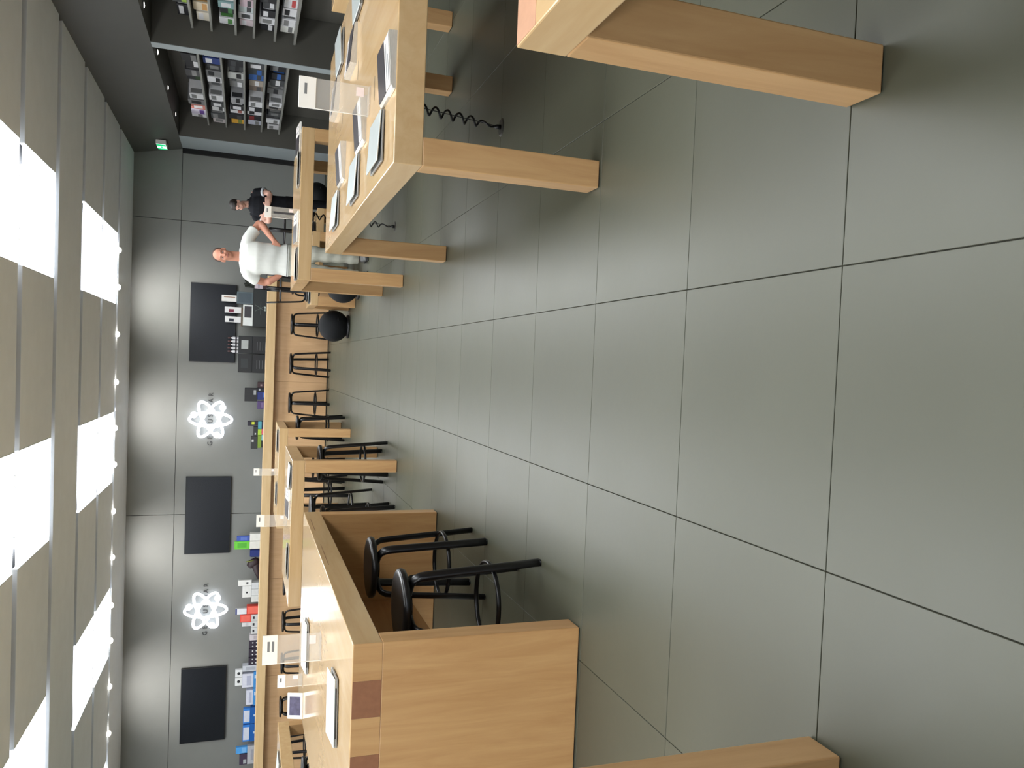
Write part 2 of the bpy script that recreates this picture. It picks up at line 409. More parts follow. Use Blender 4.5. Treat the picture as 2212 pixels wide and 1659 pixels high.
# shelf behind the bar
shelf = thing('back_shelf', 'steel shelf behind the bar carrying rows of boxed accessories', 'shelf', (-3.1, 16.2, 0))
obj('board', MB().box(BX0, 1.68+3.1, -.24, .295, .985, 1.02, .003), STEEL_D, shelf)
for i in range(7):
    xx = BX0+.3+i*(10.3/6)
    obj('bracket', MB().box(xx-.02, xx+.02, -.2, .295, .88, .985, .003), STEEL_D, shelf)

# ------------------------------------------------------------------ wall screens and atom signs
for nm, xa, xb in (('right', -.11, 1.408), ('middle', -3.86, -2.346), ('left', -7.612, -6.122)):
    xc = (xa+xb)/2; hw = (xb-xa)/2
    t = thing('wall_screen', {'right': 'switched-off black wall screen right of both atom signs', 'middle': 'switched-off black wall screen between the two atom signs', 'left': 'switched-off black wall screen at the far left of the back wall'}[nm], 'screen', (xc, YW, 2.035), 0, 'black wall screens')
    obj('housing', MB().box(-hw, hw, -.055, 0, -.415, .415, .004), BLACK, t)
    obj('display', MB().box(-hw+.012, hw-.012, -.058, -.054, -.403, .403), SCREEN, t)

def text_mesh(s, size, extrude=.004, spacing=1.0):
    cu = bpy.data.curves.new('text', 'FONT'); cu.body = s; cu.size = size; cu.extrude = extrude
    cu.align_x = 'CENTER'; cu.align_y = 'CENTER'; cu.space_character = spacing
    o = bpy.data.objects.new('text', cu); COL.objects.link(o)
    dg = bpy.context.evaluated_depsgraph_get(); me = bpy.data.meshes.new_from_object(o.evaluated_get(dg))
    bpy.data.objects.remove(o); bpy.data.curves.remove(cu); return me
NEON = emit('neon_white', (238, 244, 255), 5.0)
LETTER = mat('letter_steel', (66, 66, 66), rough=.4, metal=.3)
def atom(xc, label):
    t = thing('atom_sign', label, 'sign', (xc, YW, 2.03), 0, 'glowing atom signs')
    for q, ang in enumerate((0, PI/3, -PI/3)):
        pts = []
        for i in range(56):
            a = 2*PI*i/56; u, v = .132*math.cos(a), .385*math.sin(a)
            pts.append((u*math.cos(ang)-v*math.sin(ang), -.075, u*math.sin(ang)+v*math.cos(ang)))
        obj('orbit_ring', MB().tube(pts, .026, 8, closed=True), NEON, t, smooth=True)
    for ex, ez in ((.085, .305), (.235, -.215), (-.30, -.115)):
        obj('electron', MB().ball((ex, -.075, ez), .062, .045, .062, 16), NEON, t, smooth=True)
    me = text_mesh('GENIUS BAR', .125, .005, 1.7)
    xs = [v.co.x for v in me.vertices]; me.transform(Matrix.Scale(1.03/(max(xs)-min(xs)), 4, (1, 0, 0)))
    me.transform(Matrix.Translation((.0, -.008, .005)) @ Matrix.Rotation(PI/2, 4, 'X'))
    obj('lettering', me, LETTER, t)
    obj('standoff', MB().box(-.012, .012, -.075, 0, .33, .354).box(-.012, .012, -.075, 0, -.36, -.336), ALU_D, t)
    return t
atom(-1.225, 'glowing white atom sign with grey lettering, right-hand one, between two black screens')
atom(-4.98, 'glowing white atom sign with grey lettering, left-hand one')

# ------------------------------------------------------------------ stools
def make_stool():
    t = thing('bar_stool', '', 'stool')
    obj('seat', MB().lathe([(0, .690), (.150, .690), (.172, .688), (.180, .682), (.182, .668), (.176, .655), (.150, .650), (0, .650)], 32), STOOLBLK, t, smooth=True)
    obj('seat_hub', MB().lathe([(0, .652), (.085, .652), (.085, .630), (0, .630)], 20), STOOLBLK, t)
    for k in range(4):
        a = PI/4+k*PI/2; d = Vector((math.cos(a), math.sin(a), 0)); s = Vector((-d.y, d.x, 0))
        prof = [(.02, .640), (.10, .640), (.140, .636), (.168, .622), (.184, .597), (.190, .56), (.205, .40), (.222, .2), (.240, .006)]
        lg = obj('leg', MB().tube([d*r+Vector((0, 0, z)) for r, z in prof], .015, 10, ry=.026), STOOLBLK, t, smooth=True)
        obj('glide', MB().lathe([(.016, .008), (.018, .004), (.016, 0)], 10, (d.x*.240, d.y*.240, 0)), BLACK, lg)
    pts = [(.196*math.cos(2*PI*i/40), .196*math.sin(2*PI*i/40), .235) for i in range(40)]
    obj('foot_ring', MB().tube(pts, .012, 8, ry=.009, closed=True), STOOLBLK, t, smooth=True)
    return t
stool0 = make_stool(); sused = [False]
def stool(x, y, rz, label, group, z=0., flip=False, scale=1.):
    t = stool0 if not sused[0] else copy_tree(stool0)
    sused[0] = True
    t.location = (x, y, z); t.rotation_euler = (PI if flip else 0, 0, rz); t.scale = (scale,)*3
    t['label'] = label; t['group'] = group; return t
stool(-1.172, 3.75, math.radians(18), 'nearest black round stool under the bench table', 'stools at the bench table')
stool(-1.225, 4.72, math.radians(0), 'second black round stool under the bench table, just behind the nearest one', 'stools at the bench table')
stool(-1.043, 8.275, math.radians(21), 'black stool at the right end of the table behind the bench table', 'stools at the middle tables')
stool(-1.70, 9.13, math.radians(40), 'black stool on the far side of the table behind the bench table', 'stools at the middle tables')
stool(-1.58, 7.78, math.radians(5), 'black stool under the table behind the bench table, beside its end panel', 'stools at the middle tables')
stool(-1.00, 12.07, 0, 'black stool at the right leg of the farthest table', 'stools at the far table')
stool(-1.86, 11.42, math.radians(42), 'black stool under the front of the farthest table', 'stools at the far table')
stool(-4.7, 9.1, math.radians(8), 'black stool behind the table at the far left edge', 'stools at the middle tables')
stool(-1.62, 11.9, math.radians(10), 'black stool tucked in the middle of the farthest table', 'stools at the far table')
for i, x in enumerate((1.32, .619, -.069, -.76, -1.9, -3.276, -3.994, -4.65, -5.40, -6.185, -6.95, -7.7)):
    stool(x, 14.42, (math.radians((28, 45, 22, 45, 30, 45, 40, 45, 45, 18, 45, 30)[i])), f'black stool along the front of the bar, {ordinal(i)} from its right end', 'stools along the bar')
stool(.98, 11.66, math.radians(45), 'black stool turned upside down on the low table by the ball seats', 'upturned stools', z=.605+.69*.82, flip=True, scale=.82)
stool(1.93, 12.47, math.radians(38), 'black stool turned upside down on the low table between the man and the dark-shirted person', 'upturned stools', z=.47+.69*.98, flip=True, scale=.98)

# ball seats
def ball_seat(x, y, label):
    t = thing('ball_seat', label, 'seat', (x, y, 0), 0, 'black ball seats')
    fab = mat('black_fabric', (15, 17, 20), rough=.75, vary=.15, scale=60, spec=.3)
    prof = [(0, .43)]+[(.228*math.sin(a), .215+.215*math.cos(a)) for a in [PI*i/20 for i in range(1, 17)]]+[(.13, .02), (0, .02)]
    obj('ball', MB().lathe(prof, 32), fab, t, smooth=True)
    obj('base_ring', MB().lathe([(.10, .0), (.165, .0), (.172, .012), (.165, .035), (.10, .035)], 32), BLACK, t, smooth=True)
    obj('valve_disc', MB().lathe([(0, .0), (.02, .0), (.02, .012), (0, .012)], 12, (.09, -.205, .17)), BLACK, t)
ball_seat(.515, 11.83, 'black ball seat left of the low table, in front of the bar')
ball_seat(1.01, 10.80, 'black ball seat half hidden by the leg of the table before the man')
ball_seat(3.15, 15.6, 'black ball seat near the back wall, right of the dark-shirted person')

# ------------------------------------------------------------------ laptops, info tablets, signs
def make_laptop():
    t = thing('laptop', '', 'laptop')
    b = obj('base', MB().box(-.108, .108, -.15, .15, .003, .0125, .002), mat('aluminium_base', (150, 152, 152), rough=.4, metal=.35, vary=.02), t)
    for sx in (-.07, .07):
        for sy in (-.12, .12): obj('rubber_foot', MB().lathe([(.008, 0), (.008, .004)], 10, (sx, sy, 0)), BLACK, b)
    lid = MB().box(-.108, .108, -.15, .15, 0, .006, .002, 1, Matrix.Translation((.108, 0, .0140)) @ Matrix.Rotation(math.radians(3.2), 4, 'Y') @ Matrix.Translation((-.108, 0, 0)))
    obj('lid', lid, ALU, t)
    obj('hinge', MB().tube([(.106, -.11, .0125), (.106, .11, .0125)], .0045, 8), BLACK, t)
    return t
lap0 = make_laptop(); lused = [False]
def laptop(x, y, z, rz, label, group, s=1.):
    t = lap0 if not lused[0] else copy_tree(lap0)
    lused[0] = True
    t.location = (x, y, z); t.rotation_euler = (0, 0, rz); t.scale = (s, s, s); t['label'] = label; t['group'] = group; return t
def make_info():
    t = thing('info_tablet', '', 'tablet')
    R = Matrix.Translation((-.10, 0, .0075)) @ Matrix.Rotation(math.radians(-4.5), 4, 'Y') @ Matrix.Translation((.10, 0, 0))
    obj('acrylic_block', MB().prism([(-.112, 0), (.112, 0), (.109, .034), (-.100, .0175), (-.112, .010)], -.185, .10), clear('frosted_acrylic', (226, 220, 208), .75), t)
    obj('screen', MB().box(-.097, .105, -.065, .092, .0105, .014, .001, 1, R), mat('tablet_glass', (66, 62, 66), rough=.3, spec=.3, vary=.1), t)
    obj('printed_panel', MB().box(-.095, .103, -.172, -.075, .0105, .0125, .0005, 1, R), mat('printed_panel', (212, 205, 200), rough=.5), t)
    st = MB()
    for i in range(2): st.box(-.07+.0*i, .03+.05*i, -.155+.04*i, -.145+.04*i, .0127, .0131, 0, 1, R)
    obj('print_line', st, GREYINK, t)
    obj('bright_edge', MB().box(-.114, -.108, -.185, -.08, .001, .013, .001), WHITE, t)
    return t
inf0 = make_info(); iused = [False]
def info(x, y, z, rz, label, group):
    t = inf0 if not iused[0] else copy_tree(inf0)
    iused[0] = True
    t.location = (x, y, z); t.rotation_euler = (0, 0, rz); t['label'] = label; t['group'] = group; return t
hb = .885
for i, y in enumerate((3.52, 4.28, 5.215)):
    w_ = ['nearest', 'middle', 'farthest'][i]
    laptop(.958, y, hb, 0, f'{w_} closed silver laptop along the left side of the table with the coiled cord', 'laptops on the cord table')
    info(1.19, (3.32, 4.13, 4.99)[i], hb, 0, f'{w_} clear-cased info tablet beside the laptops on the left side of the cord table', 'info tablets on the cord table')
for i, y in enumerate((4.36, 5.22)):
    w_ = ['nearer', 'farther'][i]
    laptop(1.96, y, hb, PI, f'{w_} closed silver laptop along the right side of the cord table, beside the price sign', 'laptops on the cord table')
    info(1.735, y+.17, hb, PI, f'{w_} clear-cased info tablet on the right side of the cord table', 'info tablets on the cord table')

def sign(x, y, z, wd, ht, card, rz, label, lines=1, stripe=False):
    t = thing('counter_sign', label, 'sign', (x, y, z), rz, 'clear counter signs')
    obj('clear_panel', MB().box(-wd/2, wd/2, -.004, .004, .004, ht, .001), CLEAR, t)
    obj('base_plate', MB().box(-wd/2, wd/2, -.04, .04, 0, .006, .001), CLEAR, t)
    obj('card', MB().box(-wd/2-.002, wd/2+.002, -.006, .006, ht-card, ht+.002, .001), WHITE, t)
    for i in range(lines):
        zz = ht-card*.38-i*card*.3
        obj('print_line', MB().box(-wd*.06-.0, wd*.30, -.0068, -.0055, zz-.006, zz+.006), GREYINK, t)
    obj('price_tag', MB().box(wd*.12, wd*.42, -.0062, -.004, .03, .065), mat('tag_white', (246, 232, 232), rough=.5), t)
    obj('bright_edge', MB().box(-wd/2-.0015, -wd/2+.001, -.0045, .0045, .004, ht-card), WHITE, t)
    if stripe: obj('dark_stripe', MB().box(-.012, .008, -.0065, -.005, .02, ht-card-.02), mat('stripe_dark', (60, 60, 66), rough=.5), t)
    return t
sign(1.245, 3.86, hb, .135, .325, .075, math.radians(-8), 'clear standing sign with a white card on the table with the coiled cord')
sign(-1.56, 4.37, eh, .15, .305, .075, math.radians(6), 'clear standing sign with a two-line white card on the bench table', 2)
sign(-1.615, 8.2, eh, .115, .29, .075, 0, 'clear standing sign with a white card on the table behind the bench table')
sign(-1.62, 11.8, .96, .10, .305, .075, 0, 'clear standing sign with a white card on the farthest table')
sign(-2.225, 5.6, eh, .085, .165, .05, 0, 'small clear sign at the far left corner of the bench table')
sign(1.44, 8.2, eh, .105, .295, .06, 0, 'clear standing sign with a dark vertical stripe on the table before the man', 1, True)
sign(-4.6, 8.0, eh, .10, .2, .06, 0, 'small clear sign on the table at the far left edge')

laptop(-1.58, 3.63, eh, math.radians(-90)+math.radians(6), 'silver laptop with its lid nearly shut on the near end of the bench table', 'laptops on the bench table', 1.0)
laptop(-1.86, 5.25, eh, math.radians(-84), 'closed silver laptop on the far half of the bench table', 'laptops on the bench table', 1.05)
t = thing('photo_frame', 'white-framed tablet propped at the far left end of the bench table', 'tablet', (-2.37, 5.50, eh), math.radians(12))
RR = Matrix.Rotation(math.radians(-32), 4, 'X')
obj('frame', MB().box(-.085, .085, -.004, .004, 0, .115, .002, 1, RR), WHITE, t)
obj('screen', MB().box(-.062, .062, -.0055, -.0035, .016, .098, 0, 1, RR), mat('tablet_picture', (84, 80, 104), rough=.3, vary=.3, scale=30), t)
obj('prop_stand', MB().box(-.03, .03, .0, .065, 0, .006, .001), CLEAR, t)
laptop(-1.09, 7.72, eh, 0, 'closed silver laptop at the right front corner of the table behind the bench table', 'laptops on the middle tables')
laptop(-1.91, 7.73, eh, math.radians(90), 'closed silver laptop at the left front of the table behind the bench table', 'laptops on the middle tables')
laptop(1.78, 7.78, eh, math.radians(90), 'closed silver laptop at the right front of the table before the man', 'laptops on the middle tables')
laptop(.90, 7.76, eh, math.radians(90), 'closed silver laptop at the left front corner of the table before the man', 'laptops on the middle tables')
info(2.02, 7.80, eh, math.radians(90), 'clear-cased info tablet at the right front corner of the table before the man', 'info tablets on the middle tables')
info(1.2, 7.80, eh, math.radians(90), 'clear-cased info tablet at the middle of the table before the man', 'info tablets on the middle tables')
info(-1.41, 7.80, eh, math.radians(90), 'clear-cased info tablet on the table behind the bench table', 'info tablets on the middle tables')
laptop(-1.12, 11.3, .96, math.radians(90), 'closed silver laptop at the right corner of the farthest table', 'laptops on the far table')
laptop(-1.85, 11.3, .96, math.radians(90), 'closed silver laptop at the left of the farthest table', 'laptops on the far table')
laptop(-4.15, 8.2, eh, 0, 'closed silver laptop on the table at the far left edge', 'laptops on the middle tables')
laptop(.93, 11.215, .605, math.radians(90), 'silver laptop lying on the low table under the upturned stool', 'laptops on the low tables')

# coiled cords
def cord(xb, yb, xt, yt, zt, label, turns=7):
    t = thing('coiled_cord', label, 'cord', (xb, yb, 0), 0, 'coiled floor cords')
    obj('floor_plate', MB().lathe([(0, .006), (.045, .006), (.055, 0), (0, 0)], 24), mat('plate_steel', (70, 70, 66), rough=.4, metal=.5), t, smooth=False)
    pts = []; N = turns*14; d = Vector((xt-xb, yt-yb, 0))
    for i in range(N+1):
        f = i/N; a = f*turns*2*PI; r = .026*min(1, f*6)
        z = .008+(zt-.008)*(.06*min(1, f*10)+.94*f); 
        c = d*f
        pts.append((c.x+r*math.cos(a), c.y+r*math.sin(a), z))
    obj('coil', MB().tube(pts, .0065, 6), BLACK, t, smooth=True)
    obj('core_wire', MB().tube([(0, 0, .006), (.012, .004, zt*.12), (d.x+.004, d.y, zt)], .0025, 5), BLACK, t)
    obj('plug', MB().lathe([(.016, .006), (.014, .03), (.006, .045)], 10), BLACK, t, smooth=True)
cord(1.442, 4.586, 1.50, 4.56, .77, 'coiled black cord from floor plate up under the table with the laptops', 10)
cord(1.407, 8.173, 1.44, 8.2, .865, 'smaller coiled black cord under the table before the man', 11)

# ------------------------------------------------------------------ boxed goods on the shelf behind the bar
def rgbm(rgb):
    return mat('print_%d_%d_%d' % rgb, rgb, rough=.45, vary=.05, scale=14)
def carton(name, label, cat, x0, x1, z0, z1, y0, depth, rgb, panel=None, group=None, prect=None, bev=.003, face='y'):
    """a printed carton: body, front print panel and a closing flap"""
    cx, cz = (x0+x1)/2, z0
    hw, h = (x1-x0)/2, z1-z0
    t = thing(name, label, cat, (cx, y0, z0), 0, group)
    obj('body', MB().box(-hw, hw, 0, depth, 0, h, min(bev, hw*.2, h*.2)), rgbm(rgb), t)
    if panel:
        a, b, c, d = prect or (.15, .85, .2, .8)
        obj('print_panel', MB().box(-hw+2*hw*a, -hw+2*hw*b, -.0015, .001, h*c, h*d), rgbm(panel), t)
    obj('flap', MB().box(-hw*.92, hw*.92, .01, depth-.01, h, h+.0012), rgbm(tuple(int(v*.92) for v in rgb)), t)
    return t
SH = 1.02; G_ = 'boxed goods on the shelf behind the bar'; YF = 16.10
def cart(label, x0, x1, z0, z1, rgb, panel=None, prect=None, y=YF, d=.16, name='product_box', cat='box', bev=.003):
    return carton(name, label, cat, x0, x1, SH if z0 < 1.06 else z0, z1, y, d, rgb, panel, G_, prect, bev)
tb = cart('wide black box with pale crossing lines under the right wall screen', .60, 1.33, 1.04, 1.31, (24, 27, 28), (36, 40, 40), (.02, .98, .05, .95))
for a in (0, 60, 120):
    Rm = Matrix.Translation((0, -.002, .15)) @ Matrix.Rotation(math.radians(a), 4, 'Y')
    obj('print_line', MB().box(-.12, .12, -.001, .001, -.004, .004, 0, 1, Rm), rgbm((86, 96, 90)), tb)
obj('emblem', MB().box(-.05, -.01, -.003, -.001, .06, .08).box(.0, .035, -.003, -.001, .055, .085), rgbm((190, 200, 192)), tb)
cart('dark maroon box at the right end of the shelf behind the bar', 1.34, 1.48, 1.04, 1.14, (52, 30, 36))
cart('pinkish carton on the dark maroon box at the right end of the shelf', 1.34, 1.47, 1.14, 1.29, (198, 184, 192), (160, 150, 160), (.1, .9, .4, .6))
# rack of dark cases
t = thing('case_rack', 'fan of dark cases on the pinkish carton, partly behind the arm of the man', 'case rack', (1.44, YF+.02, 1.2915), 0, G_)
for i in range(6):
    obj('case', MB().box(-.085+i*.026, -.068+i*.026, 0, .12, 0, .17+.012*(i % 3), .003, 1, Matrix.Rotation(math.radians(4), 4, 'Y')), rgbm((44, 48, 40)), t)
cart('blue-grey printed box on the wide black box', 1.03, 1.26, 1.3115, 1.61, (84, 98, 104), (70, 82, 90), (.1, .9, .1, .9))
cart('white box with a tablet picture on the wide black box', .62, 1.02, 1.3115, 1.49, (226, 230, 226), (58, 56, 60), (.38, .92, .12, .86))
t = thing('card_ledge', 'thin brown ledge on the white tablet box', 'ledge', (.78, YF, 1.4915), 0, G_)
obj('board', MB().box(-.18, .18, 0, .13, 0, .02, .002), rgbm((84, 70, 56)), t); obj('lip', MB().box(-.18, .18, -.004, 0, 0, .032, .001), rgbm((96, 82, 66)), t)
cart('tall white pack with a brown stripe on the blue-grey box', 1.06, 1.18, 1.6115, 1.88, (230, 228, 224), (150, 112, 84), (.62, .74, .1, .85), d=.09)
cart('tall white pack showing a maroon and blue product', .85, .96, 1.5235, 1.82, (226, 226, 226), (112, 30, 56), (.1, .62, .45, .75), y=YF+.01, d=.09)
cart('tall white pack showing a navy and blue product', .67, .78, 1.5235, 1.81, (226, 226, 226), (26, 30, 48), (.1, .62, .45, .75), y=YF+.01, d=.09)
for x0, x1, nm in ((.085, .42, 'right'), (-.285, .075, 'left')):
    lo = cart(f'lower black box with grey writing in the {nm} stack beside the right wall screen', x0, x1, 1.04, 1.30, (30, 31, 33), None)
    for q in range(4): obj('print_line', MB().box(-.10, .06, -.002, .001, .04+.05*q, .047+.05*q), rgbm((110, 110, 112)), lo)
    hi = cart(f'upper black box in the {nm} stack beside the right wall screen', x0, x1, 1.3015, 1.555, (28, 30, 32), (168, 172, 170) if nm == 'right' else (44, 48, 50), (.25, .75, .3, .8))
for i in range(5):
    x = .06+i*.068; t = thing('spray_bottle', f'small white-labelled bottle on the right upper black box, {ordinal(i)} from the left', 'bottle', (x+.055, YF+.06, 1.5567), 0, 'bottles on the black boxes')
    t.location.x = .115+i*.064
    obj('bottle_body', MB().lathe([(0, 0), (.024, 0), (.026, .01), (.026, .10), (.014, .125), (.011, .14), (0, .14)], 14), rgbm((206, 206, 208)), t, smooth=True)
    obj('cap', MB().lathe([(0, .14), (.015, .14), (.015, .185), (.010, .195), (0, .195)], 12), rgbm((96, 66, 66)), t, smooth=True)
    obj('label_band', MB().lathe([(.0265, .03), (.0265, .06)], 14), rgbm((70, 66, 74)), t)
cart('small maroon box right of the black box, right of the right-hand atom sign', -.57, -.46, 1.03, 1.185, (60, 40, 44), (150, 130, 130), (.3, .6, .5, .7))
cart('small dark box with a white label under the black box right of the atom sign', -.645, -.575, 1.03, 1.185, (38, 38, 46), (190, 190, 196), (.2, .8, .7, .8))
cart('small royal blue box under the black box right of the atom sign', -.80, -.65, 1.03, 1.185, (38, 48, 110), (80, 110, 180), (.3, .9, .1, .4))
cart('small purple box right of the right-hand atom sign', -.98, -.83, 1.03, 1.18, (84, 66, 110), (120, 100, 140), (.2, .8, .3, .6))
cart('black box on the small boxes right of the right-hand atom sign', -.84, -.58, 1.1875, 1.42, (32, 33, 36), (160, 162, 162), (.5, .85, .1, .3))
cart('pink box under the right-hand atom sign', -1.48, -1.37, 1.02, 1.088, (228, 96, 120))
cart('dark violet box under the right-hand atom sign, at the right end of its group', -1.365, -1.225, 1.02, 1.088, (44, 34, 58), (200, 200, 204), (.1, .3, .2, .6))
cart('pale cyan box under the right-hand atom sign', -1.595, -1.485, 1.02, 1.088, (150, 196, 196))
cart('dark box with a white mark at the left of the pale cyan box', -1.73, -1.60, 1.02, 1.088, (38, 34, 36), (214, 214, 210), (.1, .3, .1, .5))
cart('teal box under the right-hand atom sign', -1.37, -1.225, 1.0895, 1.157, (84, 160, 172))
cart('lime green box on the pink box', -1.49, -1.375, 1.0895, 1.157, (170, 206, 60))
cart('olive green box under the right-hand atom sign', -1.74, -1.495, 1.0895, 1.157, (128, 156, 52))
cart('black box with a white mark on the olive green box', -1.76, -1.515, 1.1585, 1.28, (48, 50, 50), (206, 206, 202), (.55, .75, .6, .9))
cart('dark grey box on the lime green box', -1.50, -1.33, 1.1585, 1.24, (44, 46, 46), (190, 192, 190), (.1, .3, .4, .7))
cart('black and yellow package on the teal box', -1.31, -1.225, 1.1585, 1.35, (34, 30, 46), (200, 210, 60), (.25, .9, .35, .62))
t = cart('plain white box, right one of two under the blue package', -3.56, -3.42, 1.03, 1.25, (228, 226, 218))
t = cart('plain white box, left one of two under the lime package', -3.715, -3.57, 1.03, 1.25, (226, 224, 214))
cart('blue blister package on the right plain white box', -3.56, -3.46, 1.2515, 1.49, (60, 86, 168), (90, 116, 190), (.2, .8, .2, .7), d=.06)
cart('lime green blister package on the left plain white box', -3.72, -3.565, 1.2515, 1.53, (106, 200, 60), (80, 170, 50), (.2, .8, .2, .8), d=.06)
cart('navy blue pouch beside the dark brown bag', -3.88, -3.74, 1.03, 1.24, (26, 44, 112), d=.1, bev=.02)
t = thing('leather_bag', 'dark brown slouching bag with a green-edged flap on the shelf behind the bar', 'bag', (-4.14, YF+.09, SH), 0, G_)
bag = MB().tube([(.12, 0, .05), (.14, 0, .10), (.10, 0, .19), (.05, 0, .24)], [.07, .10, .09, .05], 12, ry=[.06, .075, .06, .04])
bag.tube([(-.18, 0, .035), (-.08, 0, .06), (.05, 0, .09), (.14, 0, .10)], [.034, .06, .085, .07], 12, ry=[.05, .07, .075, .06])
obj('bag_body', bag, mat('bag_leather', (48, 32, 34), rough=.5, vary=.2, scale=20), t, smooth=True)
obj('flap_edge', MB().tube([(.19, -.04, .12), (.17, -.05, .22), (.16, -.02, .28)], .010, 8), rgbm((120, 128, 60)), t, smooth=True)
cart('white blister pack, right of a stack of white boxes left of the brown bag', -4.44, -4.33, 1.1925, 1.44, (226, 226, 222), (40, 40, 44), (.35, .65, .25, .4), d=.06)
cart('white box with two black dots on the white boxes left of the brown bag', -4.67, -4.445, 1.1925, 1.36, (222, 222, 218), (40, 40, 42), (.35, .5, .4, .6))
for i in range(3): cart(f'tall white carton in the row left of the brown bag, {ordinal(i)} from the left', -4.77+i*.13, -4.645+i*.13, 1.02, 1.19, (214-i*4, 214-i*3, 208), (190, 190, 186), (.2, .8, .1, .3))
cart('lower orange-red box under the left-hand atom sign', -5.01, -4.85, 1.02, 1.27, (222, 74, 58), (236, 110, 92), (.1, .9, .1, .9))
cart('white pack with a blue top edge on the lower orange-red box', -5.0, -4.89, 1.2715, 1.48, (222, 224, 228), (70, 80, 130), (.0, 1., .85, 1.), d=.06)
for i in range(3): cart(f'white carton with a black dot under the left-hand atom sign, {ordinal(i)} from the right', -5.145-i*.13, -5.02-i*.13, 1.03, 1.18, (206, 206, 204), (40, 40, 44), (.3, .7, .62, .84))
cart('upper orange-red box under the left-hand atom sign', -5.16, -5.015, 1.1815, 1.39, (220, 76, 62), (232, 104, 90), (.1, .9, .1, .9))
cart('small white pack beside the upper orange-red box', -5.245, -5.165, 1.1815, 1.35, (214, 212, 212), (190, 188, 190), (.1, .9, .3, .6), d=.06)
cart('pinkish white carton at the left end of the white cartons under the left-hand atom sign', -5.53, -5.42, 1.03, 1.2, (204, 196, 198), (180, 170, 172), (.2, .8, .3, .6))
for i in range(3):
    t = cart(f'dark pack with a row of white earphones, {ordinal(i)} from the right', -5.69-i*.165, -5.535-i*.165, 1.03, 1.21, (48, 40, 54), None, d=.07)
    for q in range(2):
        obj('earphone', MB().ball((-.035+.07*q, -.004, .05), .014, .008, .014, 10).ball((-.035+.07*q, -.004, .12), .014, .008, .014, 10), rgbm((222, 222, 220)), t, smooth=True)
cart('white box at the right of the camera packs', -6.14, -6.025, 1.03, 1.318, (196, 200, 206), (170, 174, 182), (.2, .8, .2, .8))
for i, (x0, x1) in enumerate(((-6.48, -6.16), (-6.83, -6.49))):
    nm = ('right', 'left')[i]
    cart(f'light blue base box under the white boxes, {nm} one of two', x0, x1, 1.02, 1.108, (66, 142, 206), (200, 214, 230), (.6, .8, .2, .8))
    cart(f'white glossy box on the {nm} light blue base box', x0+.02, x1-.03, 1.1095, 1.235 if i else 1.318, (212, 214, 226), (176, 180, 200), (.15, .85, .2, .6))
for i, (x0, x1) in enumerate(((-6.24, -6.095), (-6.41, -6.25))):
    t = cart(f'white camera pack with a dark lens, {("right", "left")[i]} one of two', x0, x1, 1.3205, 1.45, (224, 226, 226), None, d=.08)
    obj('lens_print', MB().tube([(0, -.003, .065), (0, .001, .065)], .028, 16), rgbm((36, 38, 42)), t)
for i, (x0, x1) in enumerate(((-7.19, -6.87), (-7.55, -7.20))):
    nm = ('right', 'left')[i]
    cart(f'deep blue box under a white-windowed pack, {nm} one of two', x0, x1, 1.02, 1.15, (24, 92, 168), (190, 206, 224), (.44, .56, .2, .55))
    cart(f'bright blue pack with a white window, {nm} one of two', x0+.01, x1-.01, 1.1515, 1.28, (54, 130, 214), (206, 210, 222), (.1, .86, .08, .94), d=.09)
cart('pale box at the left end of the shelf under a purple pack', -8.0, -7.64, 1.03, 1.185, (186, 186, 190), (160, 160, 168), (.2, .8, .3, .6))
cart('sky blue pack on the pale box left of the white-windowed packs', -7.77, -7.645, 1.1865, 1.40, (78, 158, 224), (120, 180, 232), (.1, .9, .1, .5), d=.08)
cart('purple pack at the far left end of the shelf', -8.0, -7.79, 1.1865, 1.33, (66, 54, 76), (170, 176, 178), (.1, .5, .1, .5), d=.08)

# ------------------------------------------------------------------ wall bays: shelves and goods
FARZ = [2.17, 1.87, 1.56, 1.27, .96]
NEARZ = [2.18, 1.95, 1.66, 1.44, 1.18, .93]
for nm, (y0, y1), zs, hl in (('far', (11.32, 15.50), FARZ, 'far wall bay'), ('near', (6.82, 11.06), NEARZ, 'near wall bay')):
    yc, h = (y0+y1)/2, (y1-y0)/2
    for i, z in enumerate(zs):
        t = thing('wall_shelf', f'long steel shelf of the {hl}, {ordinal(i)} from the top', 'shelf', (4.55, yc, z-.022), 0, 'shelves of the wall bays')
        obj('board', MB().box(-.39, -.014, -h, h, 0, .022, .002), mat('shelf_steel', (138, 138, 132), rough=.4, metal=.2, vary=.03), t)
        obj('front_lip', MB().box(-.394, -.388, -h, h, -.006, .0215, .001), mat('shelf_steel', (138, 138, 132)), t)
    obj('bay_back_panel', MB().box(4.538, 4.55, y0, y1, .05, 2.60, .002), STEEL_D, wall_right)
def goods(name, lab, y, dy, z, h, x, rgb, panel, prect, group):
    t = thing(name, lab, 'box', (x, y, z), 0, group)
    obj('body', MB().box(0, min(.28, 4.53-x), -dy/2, dy/2, 0, h, .003), rgbm(rgb), t)
    a, b, c, d = prect
    obj('print_panel', MB().box(-.0015, .001, -dy/2+dy*a, -dy/2+dy*b, h*c, h*d), rgbm(panel), t)
    obj('spine_strip', MB().box(.02, .09, -dy/2-.001, -dy/2+.001, h*.1, h*.9), rgbm(panel), t)
K_ = (30, 30, 34); GRY = (116, 116, 116); WHT = (206, 206, 208); DKG = (62, 64, 66); BLU = (44, 92, 160)
